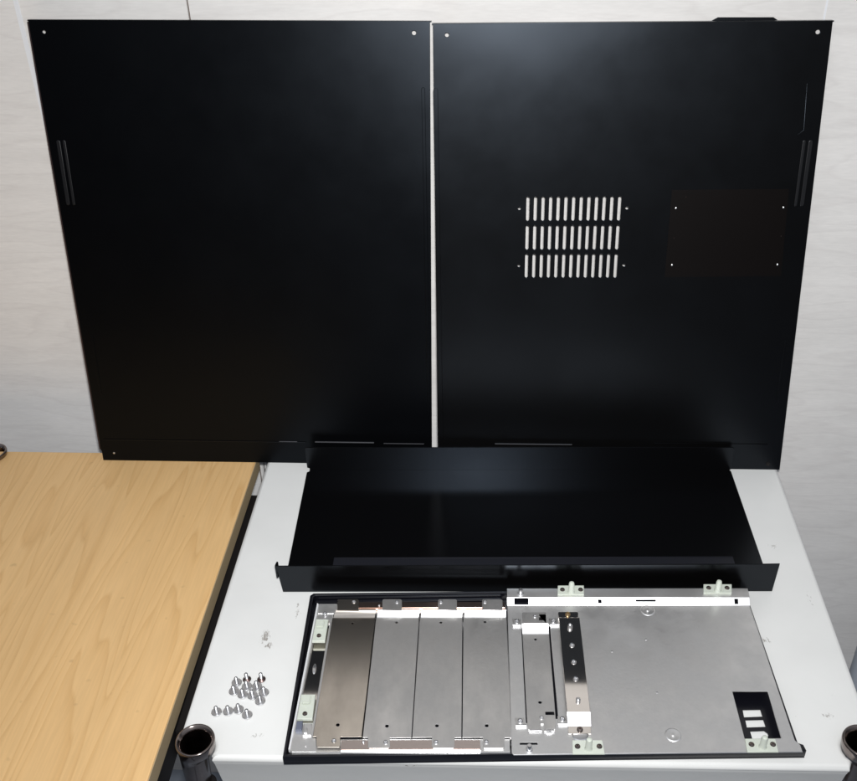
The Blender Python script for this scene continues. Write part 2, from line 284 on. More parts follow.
D = {
    'bay_seams_rear': [(0.0281, 0.1513), (0.0698, 0.1504), (0.1115, 0.1496), (0.1527, 0.1488), (0.1943, 0.1479)],
    'bay_seams_front': [(0.0234, 0.0177), (0.0653, 0.0171), (0.1069, 0.0165), (0.1489, 0.0158), (0.1906, 0.0152)],
    'bay_ramp_rear': [(0.0309, 0.1567), (0.0711, 0.1559), (0.113, 0.1551), (0.1538, 0.1542), (0.1945, 0.1534)],
    'bay_tabs_rear': [[(0.0332, 0.1584), (0.0538, 0.158), (0.053, 0.1703), (0.0321, 0.1707)], [(0.0762, 0.1575), (0.0948, 0.1571), (0.0945, 0.1694), (0.0757, 0.1698)], [(0.1291, 0.1564), (0.1472, 0.156), (0.1474, 0.1682), (0.1292, 0.1686)], [(0.171, 0.1555), (0.1904, 0.1551), (0.191, 0.1673), (0.1714, 0.1678)]],
    'bay_tab_screw': [(0.0484, 0.1668), (0.0898, 0.1659), (0.132, 0.165), (0.1741, 0.1642)],
    'bay_rivet': [(0.0726, 0.1643)],
    'hole_rear': [(0.0482, 0.1439), (0.0899, 0.1443), (0.1318, 0.1435), (0.1733, 0.1433)],
    'hole_front': [(0.0439, 0.028), (0.0856, 0.0273), (0.128, 0.027), (0.1701, 0.0264)],
    'tabs_front': [[(0.0266, 0.0177), (0.0469, 0.0174), (0.0478, 0.006), (0.0278, 0.0063)], [(0.07, 0.017), (0.0886, 0.0167), (0.089, 0.0054), (0.0707, 0.0057)], [(0.1238, 0.0162), (0.1427, 0.0159), (0.1425, 0.0047), (0.1239, 0.0049)], [(0.1665, 0.0156), (0.1845, 0.0153), (0.1838, 0.0041), (0.1661, 0.0043)]],
    'screw_front': [(0.0419, 0.012), (0.0852, 0.0109), (0.1272, 0.0104), (0.1692, 0.0101)],
    'rivet_front': [(0.0666, 0.0116)],
    'rail_rear': [(0.0349, 0.1641), (0.1931, 0.1608), (0.1935, 0.168), (0.0343, 0.1713)],
    'rail_front': [(0.0482, 0.0048), (0.1636, 0.0032), (0.164, 0.0149), (0.0473, 0.0166)],
    'cage': [(0.0051, 0.003), (0.1865, 0.0004), (0.1916, 0.167), (0.0127, 0.1707)],
    'cl1': [(0.0123, 0.1212), (0.0244, 0.1209), (0.0253, 0.1482), (0.0132, 0.1489)],
    'cl2': [(0.0084, 0.0341), (0.0217, 0.0339), (0.0218, 0.0603), (0.0089, 0.0605)],
    'cls': [(0.0182, 0.1275), (0.0147, 0.0395)],
    'mir': [(0.0083, 0.063), (0.0216, 0.0628), (0.0248, 0.1236), (0.0127, 0.1239)],
    'glint': [(0.0167, 0.093)],
    'c1': [(0.014, 0.1583), (0.0294, 0.158), (0.0312, 0.1703), (0.0137, 0.1707)],
    'c1r': [(0.0208, 0.1575)],
    'c2': [(0.0058, 0.004), (0.0275, 0.0036), (0.0262, 0.0169), (0.0067, 0.0172)],
    'c2h': [(0.0187, 0.0082)],
    'c3': [(0.0082, 0.0234), (0.0137, 0.0234), (0.0136, 0.032), (0.0085, 0.0321)],
    'c4': [(0.015, 0.0193), (0.0218, 0.0192), (0.0215, 0.0304), (0.0147, 0.0305)],
    'plate': [(0.1895, -0.0037), (0.4246, -0.0042), (0.4253, 0.0035), (0.4237, 0.0077), (0.4254, 0.1586), (0.1955, 0.1633)],
    'pramp': [(0.1955, 0.1633), (0.4254, 0.1586)],
    'pramp2': [(0.1955, 0.1696), (0.4259, 0.1654)],
    'pfl': [(0.1957, 0.1809), (0.4287, 0.1779)],
    'sqhole': [(0.2015, 0.1577), (0.2154, 0.1574), (0.2165, 0.171), (0.2024, 0.1714)],
    'stud': [(0.2091, 0.172), (0.2041, -0.001)],
    'slotline': [(0.1968, 0.0068), (0.2113, 0.0066), (0.2114, 0.0085), (0.1969, 0.0087)],
    'notch': [[(0.2815, 0.16), (0.2853, 0.1599), (0.2861, 0.1657), (0.2823, 0.1658)], [(0.4105, 0.1573), (0.4142, 0.1572), (0.4149, 0.1636), (0.4116, 0.1637)], [(0.3175, 0.1604), (0.3369, 0.16), (0.337, 0.1633), (0.3181, 0.1637)]],
    'dimple': [(0.3278, 0.1542), (0.3245, 0.0143)],
    'dots': [(0.3192, 0.0581), (0.3201, 0.1183), (0.287, 0.1047)],
    'pegclip': [([(0.2439, 0.1698), (0.2692, 0.1692), (0.2707, 0.1816), (0.2452, 0.1821)], [(0.2572, 0.1729)], [(0.2492, 0.176), (0.2666, 0.1756)]), ([(0.3827, 0.1689), (0.4097, 0.1683), (0.4126, 0.1802), (0.3853, 0.1808)], [(0.397, 0.1719)], [(0.3892, 0.1754), (0.4066, 0.175)]), ([(0.2389, -0.0042), (0.2654, -0.0045), (0.2652, 0.009), (0.24, 0.0093)], [(0.2525, 0.0004)], [(0.2438, 0.0028), (0.2617, 0.0026)]), ([(0.3808, -0.0043), (0.4062, -0.0046), (0.4073, 0.0083), (0.3821, 0.0087)], [(0.3945, 0.0003)], [(0.386, 0.0027), (0.4034, 0.0025)])],
    'sb_body': [(0.2043, 0.0268), (0.2285, 0.0264), (0.2318, 0.1252), (0.2073, 0.1256)],
    'sb_ramp': [(0.2073, 0.1335), (0.2314, 0.133)],
    'sb_tab': [(0.2074, 0.1341), (0.2296, 0.1336), (0.2308, 0.1468), (0.2083, 0.1472)],
    'sb_sq': [(0.2234, 0.1368), (0.2297, 0.1367), (0.2304, 0.1438), (0.224, 0.144)],
    'sb_open': [(0.2036, 0.0282), (0.2308, 0.0322), (0.2337, 0.1359), (0.2069, 0.1364)],
    'sb_holes': [(0.2188, 0.1193), (0.2169, 0.0483)],
    'sb_scr': [(0.2199, 0.1419), (0.2168, 0.0322)],
    'sb_slit': [(0.2204, 0.0352), (0.228, 0.0351), (0.228, 0.0384), (0.2205, 0.0385)],
    'sb_low': [(0.2052, 0.0197), (0.2157, 0.0196), (0.2163, 0.0266), (0.2053, 0.0268), (0.2182, 0.0195), (0.2261, 0.0194), (0.2268, 0.0264), (0.2188, 0.0266)],
    'sb_cs': [(0.203, 0.1415), (0.2371, 0.1413), (0.1983, 0.0289), (0.234, 0.0302)],
    'mb_toptab': [(0.2425, 0.146), (0.2612, 0.1456), (0.2618, 0.1526), (0.2429, 0.153)],
    'mb_body': [(0.2382, 0.0331), (0.2578, 0.0327), (0.2615, 0.1409), (0.2424, 0.1413)],
    'mb_step': [(0.2382, 0.0234), (0.2574, 0.0231)],
    'mb_tab': [(0.2378, 0.0159), (0.2565, 0.0156), (0.2574, 0.0231), (0.2382, 0.0234)],
    'mb_scr': [(0.2517, 0.1496), (0.2513, 0.1287), (0.2507, 0.1071), (0.2501, 0.0874), (0.2496, 0.0684), (0.2489, 0.0448), (0.2478, 0.0197)],
    'mb_bulge': [(0.2475, 0.0159)],
    'win': [(0.3826, 0.0099), (0.4125, 0.0099), (0.4144, 0.0576), (0.3843, 0.0581)],
    'w1': [(0.3919, 0.0422), (0.4072, 0.0427), (0.4073, 0.0493), (0.3926, 0.0492)],
    'w2': [(0.3916, 0.0318), (0.4071, 0.0322), (0.407, 0.0388), (0.3922, 0.0386)],
    'w3': [(0.393, 0.0198), (0.4044, 0.0196), (0.4073, 0.0231), (0.4072, 0.0256), (0.405, 0.0281), (0.3931, 0.0278)],
    'bezel_frame': [0.0944, -0.4064, 0.0],
    'screws': [(0.0366, -0.3239), (0.0468, -0.328), (0.0559, -0.3277), (0.0362, -0.3336), (0.0448, -0.337), (0.0539, -0.3378), (0.0635, -0.3342), (0.0621, -0.3436), (0.0258, -0.3567), (0.0359, -0.3556), (0.0448, -0.3534), (0.0535, -0.3588), (0.0449, -0.3191), (0.0581, -0.3186)],
    'smudge': [(0.0512, -0.2665), (0.0562, -0.2775), (0.0758, -0.227), (0.0769, -0.2362), (0.5578, -0.1281), (0.5207, -0.2567), (0.0668, -0.378)],
    'wallseams': [(-0.2151, 0.11, 0.498), (-0.0379, 0.1, 0.498), (0.5706, 0.068, 0.496), (0.743, 0.09, -0.186), (0.7562, 0.09, -0.277)],
    'edge': [(0.003, -0.0006), (-0.0001, -0.2477), (-0.0009, -0.3804), (0.591, -0.0025), (0.589, -0.2297), (0.0245, -0.4015), (0.565, -0.3921)],
}
# ---------------------------------------------------------------- the setting
WA = -0.036                                    # wall runs slightly askew of the shelf
def wy(x): return 0.113 + WA * (x + 0.2)
wallM = Matrix.Translation((0.2, wy(0.2), 0)) @ Matrix.Rotation(math.atan(WA), 4, 'Z')
bm = BM()
segs = [(-3.0, -0.4183), (-0.4165, -0.2385), (-0.2375, 0.370), (0.3708, 3.0)]
seg_x = [-3.0, -0.2390, 3.0]
def wl(x): return x - 0.2                       # wall local x
g0 = wl(-0.0405)
box(bm, -3.0, g0 - 0.0009, 0, 0.02, -0.76, 2.4, 0.0005)
box(bm, g0 + 0.0009, 3.0, 0, 0.02, -0.76, 2.4, 0.0005)
wall = obj("wall", bm, M_wall); wall.matrix_world = wallM; tag(wall, kind='structure')
bm = BM(); box(bm, g0 - 0.0012, g0 + 0.0012, 0.004, 0.018, -0.76, 2.4)
gr = obj("wall_groove", bm, M_groove); gr.matrix_world = wallM; tag(gr, kind='structure')
bm = BM()
box(bm, wl(-0.2200), wl(-0.2150), -0.0012, 0.001, -0.76, 2.4, 0.0005)
box(bm, wl(0.5750), wl(0.5768), -0.0007, 0.001, -0.76, 2.4, 0.0003)
jt = obj("wall_joint", bm, M_joint); jt.matrix_world = wallM; tag(jt, kind='structure')
bm = BM(); box(bm, -3, 3, -3, 0.3, -0.78, -0.76)
tag(obj("floor", bm, M_floor), kind='structure')

# ---------------------------------------------------------------- steel shelf on posts
RZ = 0.0003
root = empty("metal_rack", None, label="white enamelled metal rack shelf with chrome corner posts under the black panels", cat="rack")
sm = D['smudge']
spots = [(sm[0][0], sm[0][1], 0.009, 0.016, 1.0), (sm[1][0], sm[1][1], 0.008, 0.007, 1.0), (sm[2][0], sm[2][1], 0.003, 0.010, 1.0), (sm[3][0], sm[3][1], 0.006, 0.011, 0.75),
         (sm[4][0], sm[4][1], 0.010, 0.006, 0.8), (sm[5][0], sm[5][1], 0.010, 0.006, 0.95), (sm[6][0], sm[6][1], 0.012, 0.006, 0.7), (0.556, -0.34, 0.010, 0.005, 0.85), (0.575, -0.20, 0.004, 0.03, 0.6), (0.20, -0.397, 0.02, 0.004, 0.6)]
M_shelf = node_shelf(spots)
bm = BM()
def notch(cx, cy, a0, a1, r=0.0146, n=10): return [(cx + r * math.cos(math.radians(a0 + (a1 - a0) * i / n)), cy + r * math.sin(math.radians(a0 + (a1 - a0) * i / n))) for i in range(n + 1)]
out = [(0.0015, 0.03), (-0.0008, -0.3775)] + notch(0.0170, -0.3925, 140, -22) + [(0.0322, -0.4000), (0.0318, -0.4017), (0.5600, -0.3921)] + notch(0.5735, -0.3735, 228, 30) + [(0.5885, -0.3645), (0.591, 0.03)]
plate(bm, out, (), -0.0085, -RZ, 0.0038, res=3)
box(bm, 0.0022, 0.5875, -0.345, 0.028, -0.052, -0.0080)
ap = [(0.0318, -0.4005), (0.5600, -0.3909)]      # front apron, rolled back under the edge
f0 = [bm.verts.new((ap[0][0], ap[0][1] + dy, z)) for dy, z in ((0.0006, -0.0060), (0.0008, -0.010), (0.0024, -0.014), (0.0110, -0.052), (0.040, -0.052), (0.040, -0.0060))]
f1 = [bm.verts.new((ap[1][0], ap[1][1] + dy, z)) for dy, z in ((0.0006, -0.0060), (0.0008, -0.010), (0.0024, -0.014), (0.0110, -0.052), (0.040, -0.052), (0.040, -0.0060))]
for i in range(6):
    j = (i + 1) % 6; bm.faces.new((f0[i], f0[j], f1[j], f1[i]))
bm.faces.new(f0); bm.faces.new(f1)
obj("shelf_board", bm, M_shelf, root)
def post(cx, cy, parent, offx, top=0.011):
    bm = BM()
    pr = [(0.0112, -0.74), (0.0112, -0.05), (0.0113, -0.018), (0.0132, -0.007), (0.0160, 0.001), (0.0167, top - 0.002), (0.0163, top - 0.0004), (0.0155, top), (0.0145, top - 0.0003), (0.0138, top - 0.0018), (0.0131, top - 0.0022), (0.0124, top - 0.004), (0.0108, -0.012), (0.0104, -0.06)]
    ce = [(offx, 0.003)] * 3 + [(offx * .55, 0.0015), (0, 0)] + [(0, 0)] * 7 + [(offx * .5, 0.001), (offx, 0.003)]
    lathe(bm, pr, (cx, cy, 0), 40, ce)
    return obj("post", bm, M_chrome, parent, ang=50)
post(0.0170, -0.3925, root, -0.0065); post(0.5735, -0.3735, root, 0.004)
post(0.004, 0.045, root, 0, -0.004); post(0.585, 0.045, root, 0, -0.004)
for px_ in (0.0170, 0.5735):
    bm = BM(); cy_ = -0.3925 if px_ < .1 else -0.3735
    lathe(bm, [(0.0098, -0.05), (0.0098, -0.049), (0.001, -0.049)], (px_, cy_, 0), 24); obj("post_plug", bm, M_dark, root)

# ---------------------------------------------------------------- wooden tabletop
root = empty("side_table", None, label="light beech table with square edge standing left of the white rack", cat="table")
bm = BM()
wo = [(-0.85, 0.016), (-0.85, -0.80), (-0.0197, -0.80), (-0.0126, 0.0), (-0.0125, 0.016)]
plate(bm, wo, (), -0.0195, -0.0004, 0.0012, res=2)
obj("tabletop", bm, M_wood, root)
bm = BM()
strip(bm, [(-0.0197, -0.799, -0.0016), (-0.0126, 0.0, -0.0016), (-0.0125, 0.0155, -0.0016)], [(-0.0190, -0.799, -0.0016), (-0.0119, 0.0, -0.0016), (-0.0118, 0.0155, -0.0016)], 0.0185)
obj("edge_band", bm, M_woodedge, root)
bm = BM(); box(bm, -0.80, -0.0165, -0.75, -0.035, -0.052, -0.021, 0.001); obj("frame_rail", bm, M_dark, root)
bm = BM(); box(bm, -0.0148, -0.0045, -0.36, -0.032, -0.060, -0.0225, 0.001); obj("frame_rail", bm, M_dark, root)  # near-black bar added to keep the gap beside the rack dark
post(-0.3330, 0.0075, root, 0, 0.006)
for x, y in ((-0.06, -0.02), (-0.06, -0.70), (-0.8, -0.70)):
    bm = BM(); lathe(bm, [(0.012, -0.76), (0.012, -0.021)], (x, y, 0), 20); obj("leg", bm, M_dark, root)
for x in (-0.0085, -0.0045):
    bm = BM(); box(bm, x, x + 0.0007, 0.020, 0.0208, -0.5, -0.002)
    obj("back_wire", bm, M_dark, root)

# a chrome pole behind the rack at far right
bm = BM(); lathe(bm, [(0.0125, -0.76), (0.0125, 0.9)], (0.7745, 0.045, 0), 24)
tag(obj("upright_pole", bm, mat("pole_enamel", (0.40, 0.43, 0.47), 0.35, 0)), "pale bluish upright pole at the right edge behind the white rack", "pole")

# ---------------------------------------------------------------- the two leaning side panels
def panel(name, label, Mx, outline, holes, m):
    r = empty(name, Mx, label=label, cat="case cover", group="black case covers leaning on the wall")
    bm = BM(); plate(bm, outline, holes, -0.0011, 0.0, 0.00025)
    obj("sheet", bm, m, r)
    tl, tr = outline[3], outline[2]
    bm = BM()   # folded top flange
    strip(bm, [(tl[0] - 0.001, tl[1] + 0.0004, -0.0005), (tl[0] - 0.001, tl[1] + 0.0004, -0.0085)], [(tr[0] + 0.0015, tr[1] + 0.0004, -0.0005), (tr[0] + 0.0015, tr[1] + 0.0004, -0.0085)], 0.0)
    bm.free(); bm = BM()
    vs = []
    for z in (-0.0006, -0.0085):
        vs.append([bm.verts.new((tl[0] - .001, tl[1] + .0003, z)), bm.verts.new((tr[0] + .0012, tr[1] + .0003, z)), bm.verts.new((tr[0] + .0012, tr[1] - .0007, z)), bm.verts.new((tl[0] - .001, tl[1] - .0007, z))])
    a, b = vs
    for i in range(4):
        j = (i + 1) % 4; bm.faces.new((a[i], a[j], b[j], b[i]))
    bm.faces.new(a); bm.faces.new(b)
    obj("top_flange", bm, m, r)
    return r
ML = frame((-0.1964, 0.0006, 0.0), (1, -0.00236, 0), (0.00043, 0.18198, 0.9833), (-0.0023, -0.9833, 0.182))
MR = frame((0.2031, -0.0011, 0.0), (1, 0.00089, 0), (-0.00013, 0.15119, 0.98851), (0.0009, -0.98850, 0.15119))
oL = [(0.0008, 0), (0.39251, 0), (0.39815, 0.48503), (-0.00235, 0.49182), (-0.0002, 0.0125), (0.0008, 0.0125)]
oL = [oL[0], oL[1], oL[2], oL[3], oL[4], oL[5]]
hL = [circ(0.01201, 0.48037, 0.0017), circ(0.38233, 0.47469, 0.0021)]
PL = panel("computer_case_cover", "plain black sheet metal side panel leaning on the wall, half over the wooden table", ML, oL, hL, M_blackL)
def bar(par, name, x, y0, y1, w, h=0.0010, m=M_black):
    bm = BM(); plate(bm, slot(x, y0, y1, w), (), 0.0, h, min(0.0004, h * .45)); return obj(name, bm, m, par)
def hbar(par, name, x0, x1, y, w, h=0.0010, m=M_black):
    bm = BM(); plate(bm, rect(x0, y - w / 2, x1, y + w / 2), (), 0.0, h, min(0.0004, h * .4, w * .4)); return obj(name, bm, m, par)
def rivet(par, x, y, r=0.0011, m=M_screw, h=0.0006, z=0.0, name="rivet"):
    bm = BM(); lathe(bm, [(r, 0), (r * 0.9, h * .6), (r * 0.5, h)], (x, y, z), 12); return obj(name, bm, m, par)
bar(PL, "pressed_slot", 0.0088, 0.306, 0.3744, 0.0040, 0.0014, m=M_slot)
bar(PL, "pressed_slot", 0.0150, 0.306, 0.3744, 0.0030, 0.0012, m=M_slot)
bar(PL, "pressed_slot", 0.0110, 0.085, 0.158, 0.0026, 0.0005, m=M_blackL)
bar(PL, "edge_bead", 0.3903, 0.060, 0.4235, 0.0036, 0.0008, m=M_blackL)
hbar(PL, "bottom_bead", 0.005, 0.246, 0.0275, 0.0012, 0.0008, m=M_tray)
hbar(PL, "bottom_bead", 0.257, 0.3257, 0.0283, 0.0012, 0.0014, m=M_glint)  # edge glint put into the colour of this thin bar
hbar(PL, "bottom_bead", 0.215, 0.236, 0.0283, 0.0006, 0.0012, m=M_glint)
hbar(PL, "bottom_bead", 0.337, 0.3837, 0.0274, 0.0006, 0.0010, m=M_glint)
rivet(PL, 0.0153, 0.0098, 0.0013)
bm = BM(); plate(bm, [(-0.0028, 0.013), (0.0006, 0.013), (-0.0012, 0.490), (-0.0048, 0.490)], (), -0.0035, -0.0024, 0.0002); obj("side_flange", bm, mat("maroon_black_edge", (0.020, 0.009, 0.009), 0.5), PL)

oR = [(0, 0), (0.38952, 0), (0.37716, 0.48136), (0.00269, 0.484)]
hR = [circ(0.01598, 0.47385, 0.0020), circ(0.36481, 0.4718, 0.0021)]
for (y0, y1) in ((0.2908, 0.3165), (0.2600, 0.2865), (0.2293, 0.2559)):
    for k in range(13): hR.append(slot(0.0972 + k * (0.1902 - 0.0972) / 12, y0, y1, 0.0033, 4))
for x, y in ((0.0886, 0.30393), (0.19797, 0.30406), (0.08924, 0.24276), (0.19876, 0.24331)): hR.append(circ(x, y, 0.0017, 10))
PR = panel("computer_case_cover", "black side panel with a white-showing grid of vertical vent slots, leaning on the wall", MR, oR, hR, M_black)
bm = BM(); plate(bm, [(0.2418, 0.2301), (0.3614, 0.2313), (0.3576, 0.3229), (0.2418, 0.3224)], (), 0.0, 0.0003); obj("cover_plate", bm, M_blackbr, PR)
for x, y in ((0.24736, 0.30389), (0.35463, 0.30402), (0.24836, 0.24332), (0.35628, 0.24386)): rivet(PR, x, y, 0.0011, z=0.0003)
for x, y in ((0.2564, 0.3152), (0.24798, 0.27238), (0.35594, 0.27432)): rivet(PR, x, y, 0.0005, M_rust, z=0.0003)
bar(PR, "pressed_slot", 0.3722, 0.3055, 0.3714, 0.0040, 0.0014, m=M_slot)
bar(PR, "pressed_slot", 0.3660, 0.3055, 0.3714, 0.0030, 0.0012, m=M_slot)
bar(PR, "pressed_slot", 0.3760, 0.084, 0.158, 0.0026, 0.0005, m=M_black)
bar(PR, "edge_bead", 0.0042, 0.034, 0.4247, 0.0046, 0.0008, m=M_black)
bm = BM(); plate(bm, [(0.3600, 0.375), (0.3655, 0.38), (0.3625, 0.425), (0.3612, 0.425), (0.3640, 0.381), (0.3592, 0.377)], (), 0, 0.0003, 0.0001); obj("pressed_line", bm, M_black, PR)
hbar(PR, "bottom_bead", 0.0658, 0.1535, 0.0297, 0.0007, 0.0012, m=M_glint)
hbar(PR, "bottom_bead", 0.245, 0.372, 0.0325, 0.0012, 0.0008, m=M_tray)
bm = BM(); lathe(bm, [(0.0026, 0), (0.0024, 0.0007), (0.0015, 0.0007), (0.0010, 0.0002)], (0.37555, 0.0074, 0), 16); obj("hole_rim", bm, M_dark, PR)
bm = BM(); plate(bm, [(0.262, 0.455), (0.330, 0.455), (0.3312, 0.4805), (0.3245, 0.4846), (0.2728, 0.4853), (0.2640, 0.4808)], (), -0.0100, -0.0087, 0.0003); obj("handle_tab", bm, M_black, PR)
for o_ in (PL, PR): pass

# ---------------------------------------------------------------- the shallow channel tray
tx = Vector((1, 0.031, 0)).normalized(); ty = Vector((-0.031, 1, 0)).normalized()
TR = empty("channel_tray", frame((0.05808, -0.20845, 0.0), tx, ty, (0, 0, 1)), label="long black u-shaped sheet metal cover lying between the leaning panels and the open bezel", cat="tray")
bm = BM(); plate(bm, [(0.0, 0.0012), (0.4835, 0.0012), (0.4850, 0.187), (0.4835, 0.1905), (0.0025, 0.1945), (0.0025, 0.192), (-0.0002, 0.190)], (), 0.0002, 0.0012, 0.0002)
obj("base_sheet", bm, M_tray, TR)
bm = BM()   # rear lip, stands upright
T = Matrix.Translation((0, 0.1945, 0)) @ Matrix.Rotation(-0.0085, 4, 'Z') @ Matrix.Rotation(PI / 2, 4, 'X')
plate(bm, [(0.0, 0.0045), (0.0026, 0.0035), (0.0026, 0.0006), (0.4850, 0.0006), (0.4850, 0.031), (0.4835, 0.0325), (0.0015, 0.0335), (0.0, 0.032)], (), -0.0012, 0.0, 0.0002, T=T)
obj("rear_lip", bm, M_tray, TR)
bm = BM(); T = Matrix.Translation((0, 0.0012, 0)) @ Matrix.Rotation(PI / 2, 4, 'X')
plate(bm, [(0.0, 0.0), (0.4835, 0.0), (0.4850, 0.0365), (0.4650, 0.0362), (0.0, 0.0352), (-0.0030, 0.0352)], (), 0.0, 0.0012, 0.0003, T=T)
obj("front_lip", bm, M_tray, TR)
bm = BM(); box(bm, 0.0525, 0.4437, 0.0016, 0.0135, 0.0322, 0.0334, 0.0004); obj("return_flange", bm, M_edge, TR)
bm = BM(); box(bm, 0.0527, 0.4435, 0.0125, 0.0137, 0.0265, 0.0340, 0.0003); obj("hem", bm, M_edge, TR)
bm = BM(); plate(bm, [(-0.0045, 0.0012), (-0.0030, 0.0012), (-0.0020, 0.0065), (-0.0035, 0.0065)], (), 0.018, 0.0352, 0.0002); obj("end_hook", bm, M_tray, TR)

# ---------------------------------------------------------------- the open front bezel with metal work
BA = math.radians(2.9)
BZ = empty("front_bezel", Matrix.Translation((0.0944, -0.4064, 0)) @ Matrix.Rotation(BA, 4, 'Z'),
           label="zinc plated chassis with drive bay covers in a black shell, face down on the rack", cat="computer bezel")
bm = BM()
so = [(0, 0), (0.431, 0.0005), (0.4302, 0.0060), (0.4262, 0.0078), (0.4272, 0.185), (0.0065, 0.187), (0.0035, 0.184)]
win_h = [[(x - 0.0002 if i in (0, 3) else x + .0003, y - 0.0012 - (0.0004 if i < 2 else -.0006)) for i, (x, y) in enumerate(D[k])] for k in ('w1', 'w2')] + [[(x, y - 0.0012) for x, y in D['w3']]]
plate(bm, so, win_h, 0.0002, 0.0016, 0.0002)
inn = [(0.0028, 0.0030), (0.4240, 0.0032), (0.4242, 0.008), (0.4252, 0.182), (0.0090, 0.184), (0.0070, 0.182)]
plate(bm, so, [inn], 0.0016, 0.0105, 0.0009, res=2)
obj("shell", bm, M_shell, BZ)
bm = BM(); box(bm, 0.010, 0.190, 0.1725, 0.1760, 0.003, 0.0120, 0.0006); box(bm, 0.012, 0.190, 0.1790, 0.1815, 0.003, 0.0112, 0.0006); obj("rear_rib", bm, M_shell, BZ)

# bay cage
bm = BM()
cage = [(0.0075, 0.0030), (0.1885, 0.0008), (0.1925, 0.0580), (0.1945, 0.1640), (0.1935, 0.1690), (0.0130, 0.1712), (0.0120, 0.168), (0.0051, 0.0060)]
op = [(0.0235, 0.0165), (0.1895, 0.0140), (0.1925, 0.1560), (0.0290, 0.1580)]
recess = [(0.0083, 0.0330), (0.0217, 0.0330), (0.0262, 0.1500), (0.0135, 0.1502)]
plate(bm, cage, [op, recess], 0.0035, 0.0116, 0.0005)
CG = obj("bay_cage", bm, M_zinc, BZ)
bm = BM(); strip(bm, [(0.0046, 0.005, 0.0140), (0.0122, 0.170, 0.0140)], [(0.0058, 0.005, 0.0132), (0.0134, 0.170, 0.0132)], 0.004); obj("cage_lip", bm, M_bright, CG)  # bright edge line comes from the lip's own colour
bm = BM(); plate(bm, inset([(0.0085, 0.033), (0.0216, 0.033), (0.0260, 0.150), (0.0137, 0.150)], 0.0004), (), 0.0034, 0.0094); 
for v in bm.verts: v.co.z += (0.12 - v.co.y) * 0.030 - 0.0010
obj("polished_strip", bm, M_mirror, CG)
bm = BM(); lathe(bm, [(0.0018, 0), (0.0018, 0.0005), (0.0014, 0.0012)], (0.0170, 0.093, 0.0093), 14)
for v in bm.verts: v.co.y = 0.093 + (v.co.y - 0.093) * 3.2
obj("glint_dome", bm, M_screw, CG)  # stretched dome shaped to give the strip its long glint
bm = BM(); box(bm, 0.0345, 0.1935, 0.1618, 0.1705, 0.0117, 0.0150, 0.0008)
for v in bm.verts: v.co.y -= 0.018 * (v.co.x - 0.0345)
obj("rear_rail", bm, mat("brownish_bright_steel", (0.55, 0.42, 0.36), 0.18, 1.0), CG)
bm = BM(); box(bm, 0.0480, 0.1640, 0.0045, 0.0142, 0.0117, 0.0126, 0.0004)
for v in bm.verts: v.co.y -= 0.012 * (v.co.x - 0.048)
obj("front_rail", bm, mat("pinkish_steel", (0.58, 0.50, 0.47), 0.30, 1.0), CG)
bm = BM(); plate(bm, [(0.048, 0.0022), (0.1640, 0.0006), (0.1640, 0.0030), (0.048, 0.0045)], (), 0.0117, 0.0124, 0.0003)
for v in bm.verts: v.co.z -= max(0, (0.0040 - 0.0137 * (v.co.x - 0.048) - v.co.y)) * 0.9
obj("rail_lip", bm, M_screw, CG)

def screwhead(par, x, y, z, r=0.0022, h=0.0011, m=M_screw, name="screw", seg=16):
    bm = BM()
    lathe(bm, [(r, 0), (r, h * .35), (r * .86, h * .8), (r * .62, h), (r * .40, h), (r * .28, h * .45), (r * .05, h * .35)], (x, y, z), seg)
    for a in (0.5, 0.5 + PI / 2):   # cross recess
        pass
    return obj(name, bm, m, par, ang=30)

